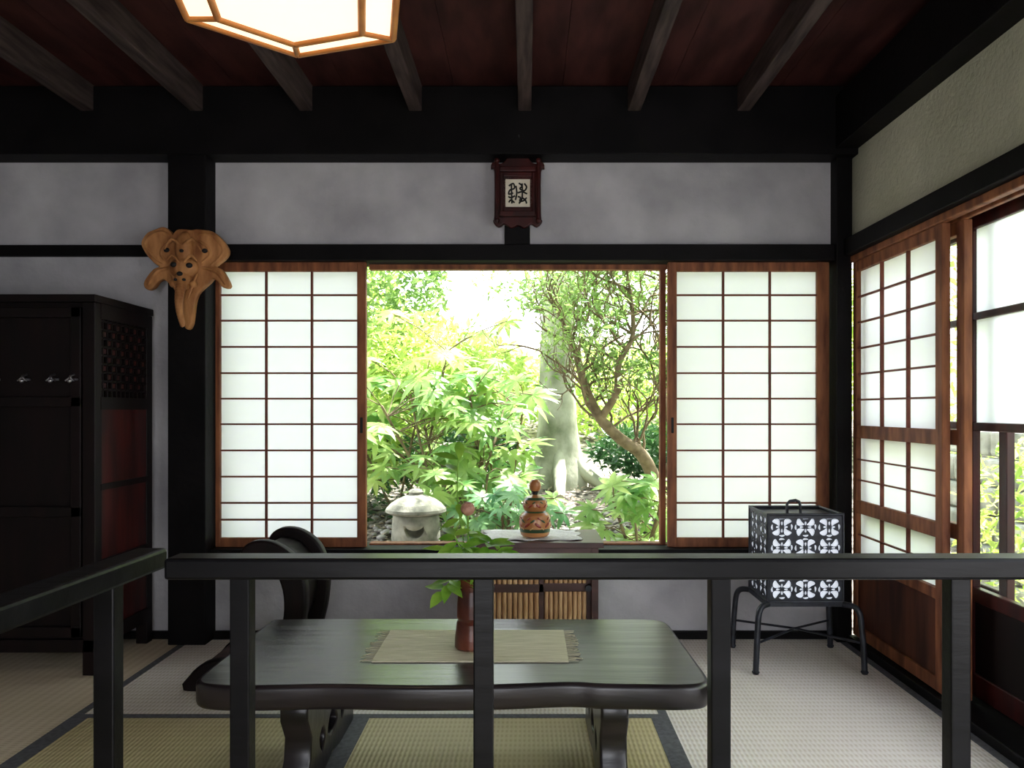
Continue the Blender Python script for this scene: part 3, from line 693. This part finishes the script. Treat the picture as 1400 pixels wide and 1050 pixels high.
# shrubbery
g=grp('garden_shrubbery',(0,8,0))
leaf_cloud('hedge',[(-2.6,8.8,1.9,1.3,0.8,1.3,4500),(-1.2,9.5,1.3,1.4,0.8,0.8,2800),(1.4,9.8,1.25,1.6,0.8,0.65,2400),(3.2,9.3,1.8,1.3,0.9,1.1,3000),(0,10.5,1.4,3.5,0.8,0.4,2600),(-4.5,8.5,2.2,1.5,1.5,1.6,3500),(5,8,2,1.6,1.6,1.8,3500)],0.13,0.06,'leafA',seed=21,parent=g)
leaf_cloud('evergreen_shrub',[(-1.45,7.0,2.15,0.75,0.6,0.55,3000),(-1.9,6.6,1.5,0.6,0.5,0.7,2000)],0.09,0.035,'leafB',seed=22,parent=g)
leaf_cloud('camellia_shrub',[(1.75,6.6,1.9,0.6,0.5,0.7,1600),(1.6,6.4,1.0,0.5,0.5,0.5,1500)],0.09,0.04,'leafB',seed=23,parent=g)
leaf_cloud('maple_foliage',[(-0.9,6.4,1.5,0.5,0.5,0.35,1400),(-0.35,6.8,1.25,0.4,0.4,0.35,1100),(-1.3,6.5,1.1,0.5,0.4,0.35,1200)],0.09,0.035,'leafA',seed=24,parent=g)
leaf_cloud('undergrowth',[(-1.3,6.6,0.6,0.6,0.4,0.22,1300),(-0.5,7.2,0.65,0.5,0.4,0.25,1300),(1.1,7.2,0.65,0.5,0.4,0.25,1300),(1.5,6.4,0.45,0.5,0.4,0.3,1200),(-2.2,6.0,0.6,0.6,0.6,0.5,1500)],0.10,0.035,'leafC',seed=25,parent=g)
b=B().use('leafC'); rnd=random.Random(4)
for c in ((-1.25,5.9),(-0.98,5.8),(-1.1,6.2),(-0.7,6.2),(0.95,5.7),(1.25,5.3)):
    z=gz(*c)
    for k in range(12):
        a=k*0.52+rnd.random()*0.3; L=rnd.uniform(0.25,0.4)
        for i in range(12):
            t=i/11; p=Vector((c[0]+math.cos(a)*L*t,c[1]+math.sin(a)*L*t,z+0.30*math.sin(t*2.2)))
            if i>0:
                sd=Vector((-math.sin(a),math.cos(a),0)); w=0.07*(1-t)+0.012
                for sg in (1,-1): leafmesh(b,p,sd*sg+Vector((math.cos(a),math.sin(a),0))*0.3,(0,0,1),w,0.022,0.2)
b.out('ferns',g)
rsn=np.random.RandomState(6)
b=B().use('litter')
for i in range(3600):
    x=rsn.uniform(-2.2,2.2); y=rsn.uniform(4.0,7.8); z=gz(x,y)
    a=rsn.uniform(0,6.28); L=rsn.uniform(0.015,0.04); c,s=math.cos(a)*L,math.sin(a)*L
    b.add([(x-c,y-s,z+rsn.uniform(0,0.02)),(x+s*0.4,y-c*0.4,z+0.01),(x+c,y+s,z+rsn.uniform(0,0.03)),(x-s*0.4,y+c*0.4,z+0.015)],[(0,1,2,3)])
b.out('fallen_leaves',gg)
b=B().use('pebble')
for i in range(900):
    x=rsn.uniform(-1.6,1.6); y=rsn.uniform(4.2,6.6); r=rsn.uniform(0.012,0.04)
    b.ell((x,y,gz(x,y)),(r*1.2,r,r*0.6),Matrix.Rotation(rsn.uniform(0,3),3,'Z'),7,5)
b.out('pebbles',gg)
def palmate(b,p,nrm,R,n=8,rnd=random,wr=0.27):
    p=Vector(p);nrm=Vector(nrm).normalized(); t=nrm.cross(Vector((rnd.uniform(-1,1),rnd.uniform(-1,1),0.3))).normalized(); s_=nrm.cross(t)
    for k in range(n):
        a=-2.4+4.8*k/(n-1); d=t*math.cos(a)+s_*math.sin(a); L=R*(1-0.25*abs(a)/2.4)
        leafmesh(b,p,d,nrm,L,L*wr,0.28)
fg=grp('fatsia_plant',(-0.6,5.6,0.1))
fb=B().use('branch'); fl={'leafD':B().use('leafD'),'leafA':B().use('leafA'),'leafE':B().use('leafE')}
def fatsia(base,h,spread,nl,mat,R,seed,xlim=0.12):
    rnd=random.Random(seed); b=fb; bl=fl[mat]
    for s in range(4):
        top=(base[0]+rnd.uniform(-.5,.5)*spread,base[1]+rnd.uniform(-.3,.3)*spread,base[2]+h*rnd.uniform(0.7,1))
        st=smooth_loop([base,(base[0]+(top[0]-base[0])*0.6,base[1],base[2]+h*0.45),top],4,False); b.tube(st,0.010,6)
        for i in range(nl//4):
            o=st[rnd.randint(2,len(st)-1)]
            a=rnd.uniform(0,6.28); e=Vector(o)+Vector((math.cos(a)*spread*rnd.uniform(.2,.55),math.sin(a)*spread*rnd.uniform(.15,.4),rnd.uniform(0.0,0.25)*h))
            nn=(rnd.uniform(-.4,.4),rnd.uniform(-.8,-.2),0.8); RR=R*rnd.uniform(0.7,1.2)
            if xlim<e.x<0.62 and e.z>0.40: continue
            b.tube([o,(Vector(o)+e)/2+Vector((0,0,0.03)),e],0.004,4)
            palmate(bl,e,nn,RR,8,rnd)
fatsia((-0.50,5.6,gz(-0.55,5.6)),1.15,1.05,64,'leafD',0.21,1)
fatsia((-1.0,5.9,gz(-0.95,5.9)),1.35,1.0,52,'leafA',0.20,2)
fatsia((-0.2,5.8,gz(-0.1,5.7)),1.15,0.9,56,'leafD',0.21,3)
fatsia((-0.15,5.1,gz(-0.15,5.1)),0.42,0.6,32,'leafE',0.14,5,xlim=0.25)
fatsia((-0.33,5.35,gz(-0.38,5.3)),0.62,0.55,28,'leafD',0.16,8)
fatsia((0.72,4.9,gz(0.7,4.9)),0.62,0.55,40,'leafD',0.15,6,xlim=9)
fb.out('stems',fg); fl['leafD'].out('palmate_leaves_a',fg); fl['leafA'].out('palmate_leaves_b',fg); fl['leafE'].out('palmate_leaves_c',fg)
# stone lantern (drum with a crescent light opening and a broad roof)
lx,ly,lz=-0.72,5.0,0.045
g=grp('stone_lantern',(lx,ly,lz))
b=B().use('stone')
b.lathe([(0.0,-0.14),(0.17,-0.14),(0.175,0.0),(0.165,0.04),(0.14,0.05),(0,0.05)],(lx,ly,lz),28)
b.lathe([(0.0,0.315),(0.14,0.315),(0.175,0.322),(0.198,0.335),(0.195,0.352),(0.165,0.385),(0.12,0.415),(0.07,0.435),(0.045,0.445),(0.05,0.46),(0.035,0.475),(0,0.48)],(lx,ly,lz),28)
b.out('roof_and_base',g)
def boolcut(body,cutter):
    md=body.modifiers.new('c','BOOLEAN'); md.object=cutter; md.operation='DIFFERENCE'; md.solver='EXACT'
    bpy.context.view_layer.update(); dg=bpy.context.evaluated_depsgraph_get()
    me=D.meshes.new_from_object(body.evaluated_get(dg)); body.modifiers.clear(); body.data=me; D.objects.remove(cutter)
b=B().use('stone'); b.lathe([(0.0,0.045),(0.15,0.045),(0.155,0.10),(0.158,0.18),(0.155,0.26),(0.148,0.32),(0,0.32)],(lx,ly,lz),28)
drum=b.out('drum')
cres=[(0.062*math.cos(math.radians(a)),0.062*math.sin(math.radians(a))) for a in range(190,351,16)]+[(0.062*math.cos(math.radians(a)),0.03+0.04*math.sin(math.radians(a))) for a in range(340,199,-20)]
me=shape2d_mesh('cut',[[(x,y+0.24) for x,y in cres]],0.16,XZ(ly-0.14,lx+0.01,lz)); cut=D.objects.new('cut',me); SC.collection.objects.link(cut)
boolcut(drum,cut)
drum.data.transform(Matrix.Translation(-g.location)); drum.parent=g
# right-side garden: stone wall, hedge
g=grp('boundary_wall_planting',(3.3,2.5,0))
b=B().use('stonewall'); rnd=random.Random(9)
for r in range(6):
    y=-1.0+ (0.15 if r%2 else 0)
    while y<6.5:
        w=rnd.uniform(0.25,0.5); z=-0.3+r*0.2; dx=rnd.uniform(-0.03,0.03)
        b.box(3.1+r*0.04+dx,3.4,y+0.006,y+w-0.006,z+0.006,z+0.194); y+=w
ob=b.out('stones',g,bevel=0.03,segs=3)
leaf_cloud('hedge',[(4.1,1.5,1.5,0.5,2.6,0.7,3500),(4.2,5.0,1.6,0.6,1.6,0.9,3000)],0.10,0.045,'leafA',seed=31,parent=g)
leaf_cloud('shrub',[(2.7,2.9,0.1,0.28,0.6,0.4,900),(2.8,4.2,0.3,0.25,0.7,0.6,1000),(2.75,1.8,0.0,0.25,0.6,0.35,900),(2.95,3.3,0.75,0.12,0.8,0.12,300)],0.08,0.035,'leafA',seed=32,parent=g)

# ================= LIGHT
w=D.worlds.new('World'); SC.world=w; w.use_nodes=True; nt=w.node_tree; n=nt.nodes; l=nt.links
bg=n['Background']; tc=n.new('ShaderNodeTexCoord'); sp=n.new('ShaderNodeSeparateXYZ'); cr=n.new('ShaderNodeValToRGB')
cr.color_ramp.elements[0].position=0.45; cr.color_ramp.elements[0].color=(0.93,0.93,0.97,1); cr.color_ramp.elements[1].position=0.9; cr.color_ramp.elements[1].color=(0.82,0.90,1.0,1)
mr=n.new('ShaderNodeMapRange'); mr.inputs[1].default_value=-1; mr.inputs[2].default_value=1
l.new(tc.outputs['Generated'],sp.inputs[0]); l.new(sp.outputs['Z'],mr.inputs[0]); l.new(mr.outputs[0],cr.inputs[0]); l.new(cr.outputs[0],bg.inputs[0])
bg.inputs[1].default_value=5.4
sd=D.lights.new('sun','SUN'); sd.energy=36; sd.angle=math.radians(1.5); sd.color=(1,0.97,0.93)
so=D.objects.new('sun',sd); SC.collection.objects.link(so); so.location=(4,8,8)
dirv=Vector((-0.35,-0.35,-1)).normalized(); so.rotation_euler=dirv.to_track_quat('-Z','Y').to_euler()
# ================= CAMERA
cd=D.cameras.new('camera'); co=D.objects.new('camera',cd); SC.collection.objects.link(co); SC.camera=co
co.location=(0,0,1.04); co.rotation_euler=(math.pi/2,0,0); cd.sensor_width=36; cd.lens=27; cd.shift_x=-20/1400; cd.shift_y=35/1400; cd.clip_start=0.02
SC.view_settings.view_transform='Standard'; SC.view_settings.look='None'; SC.view_settings.exposure=0.0
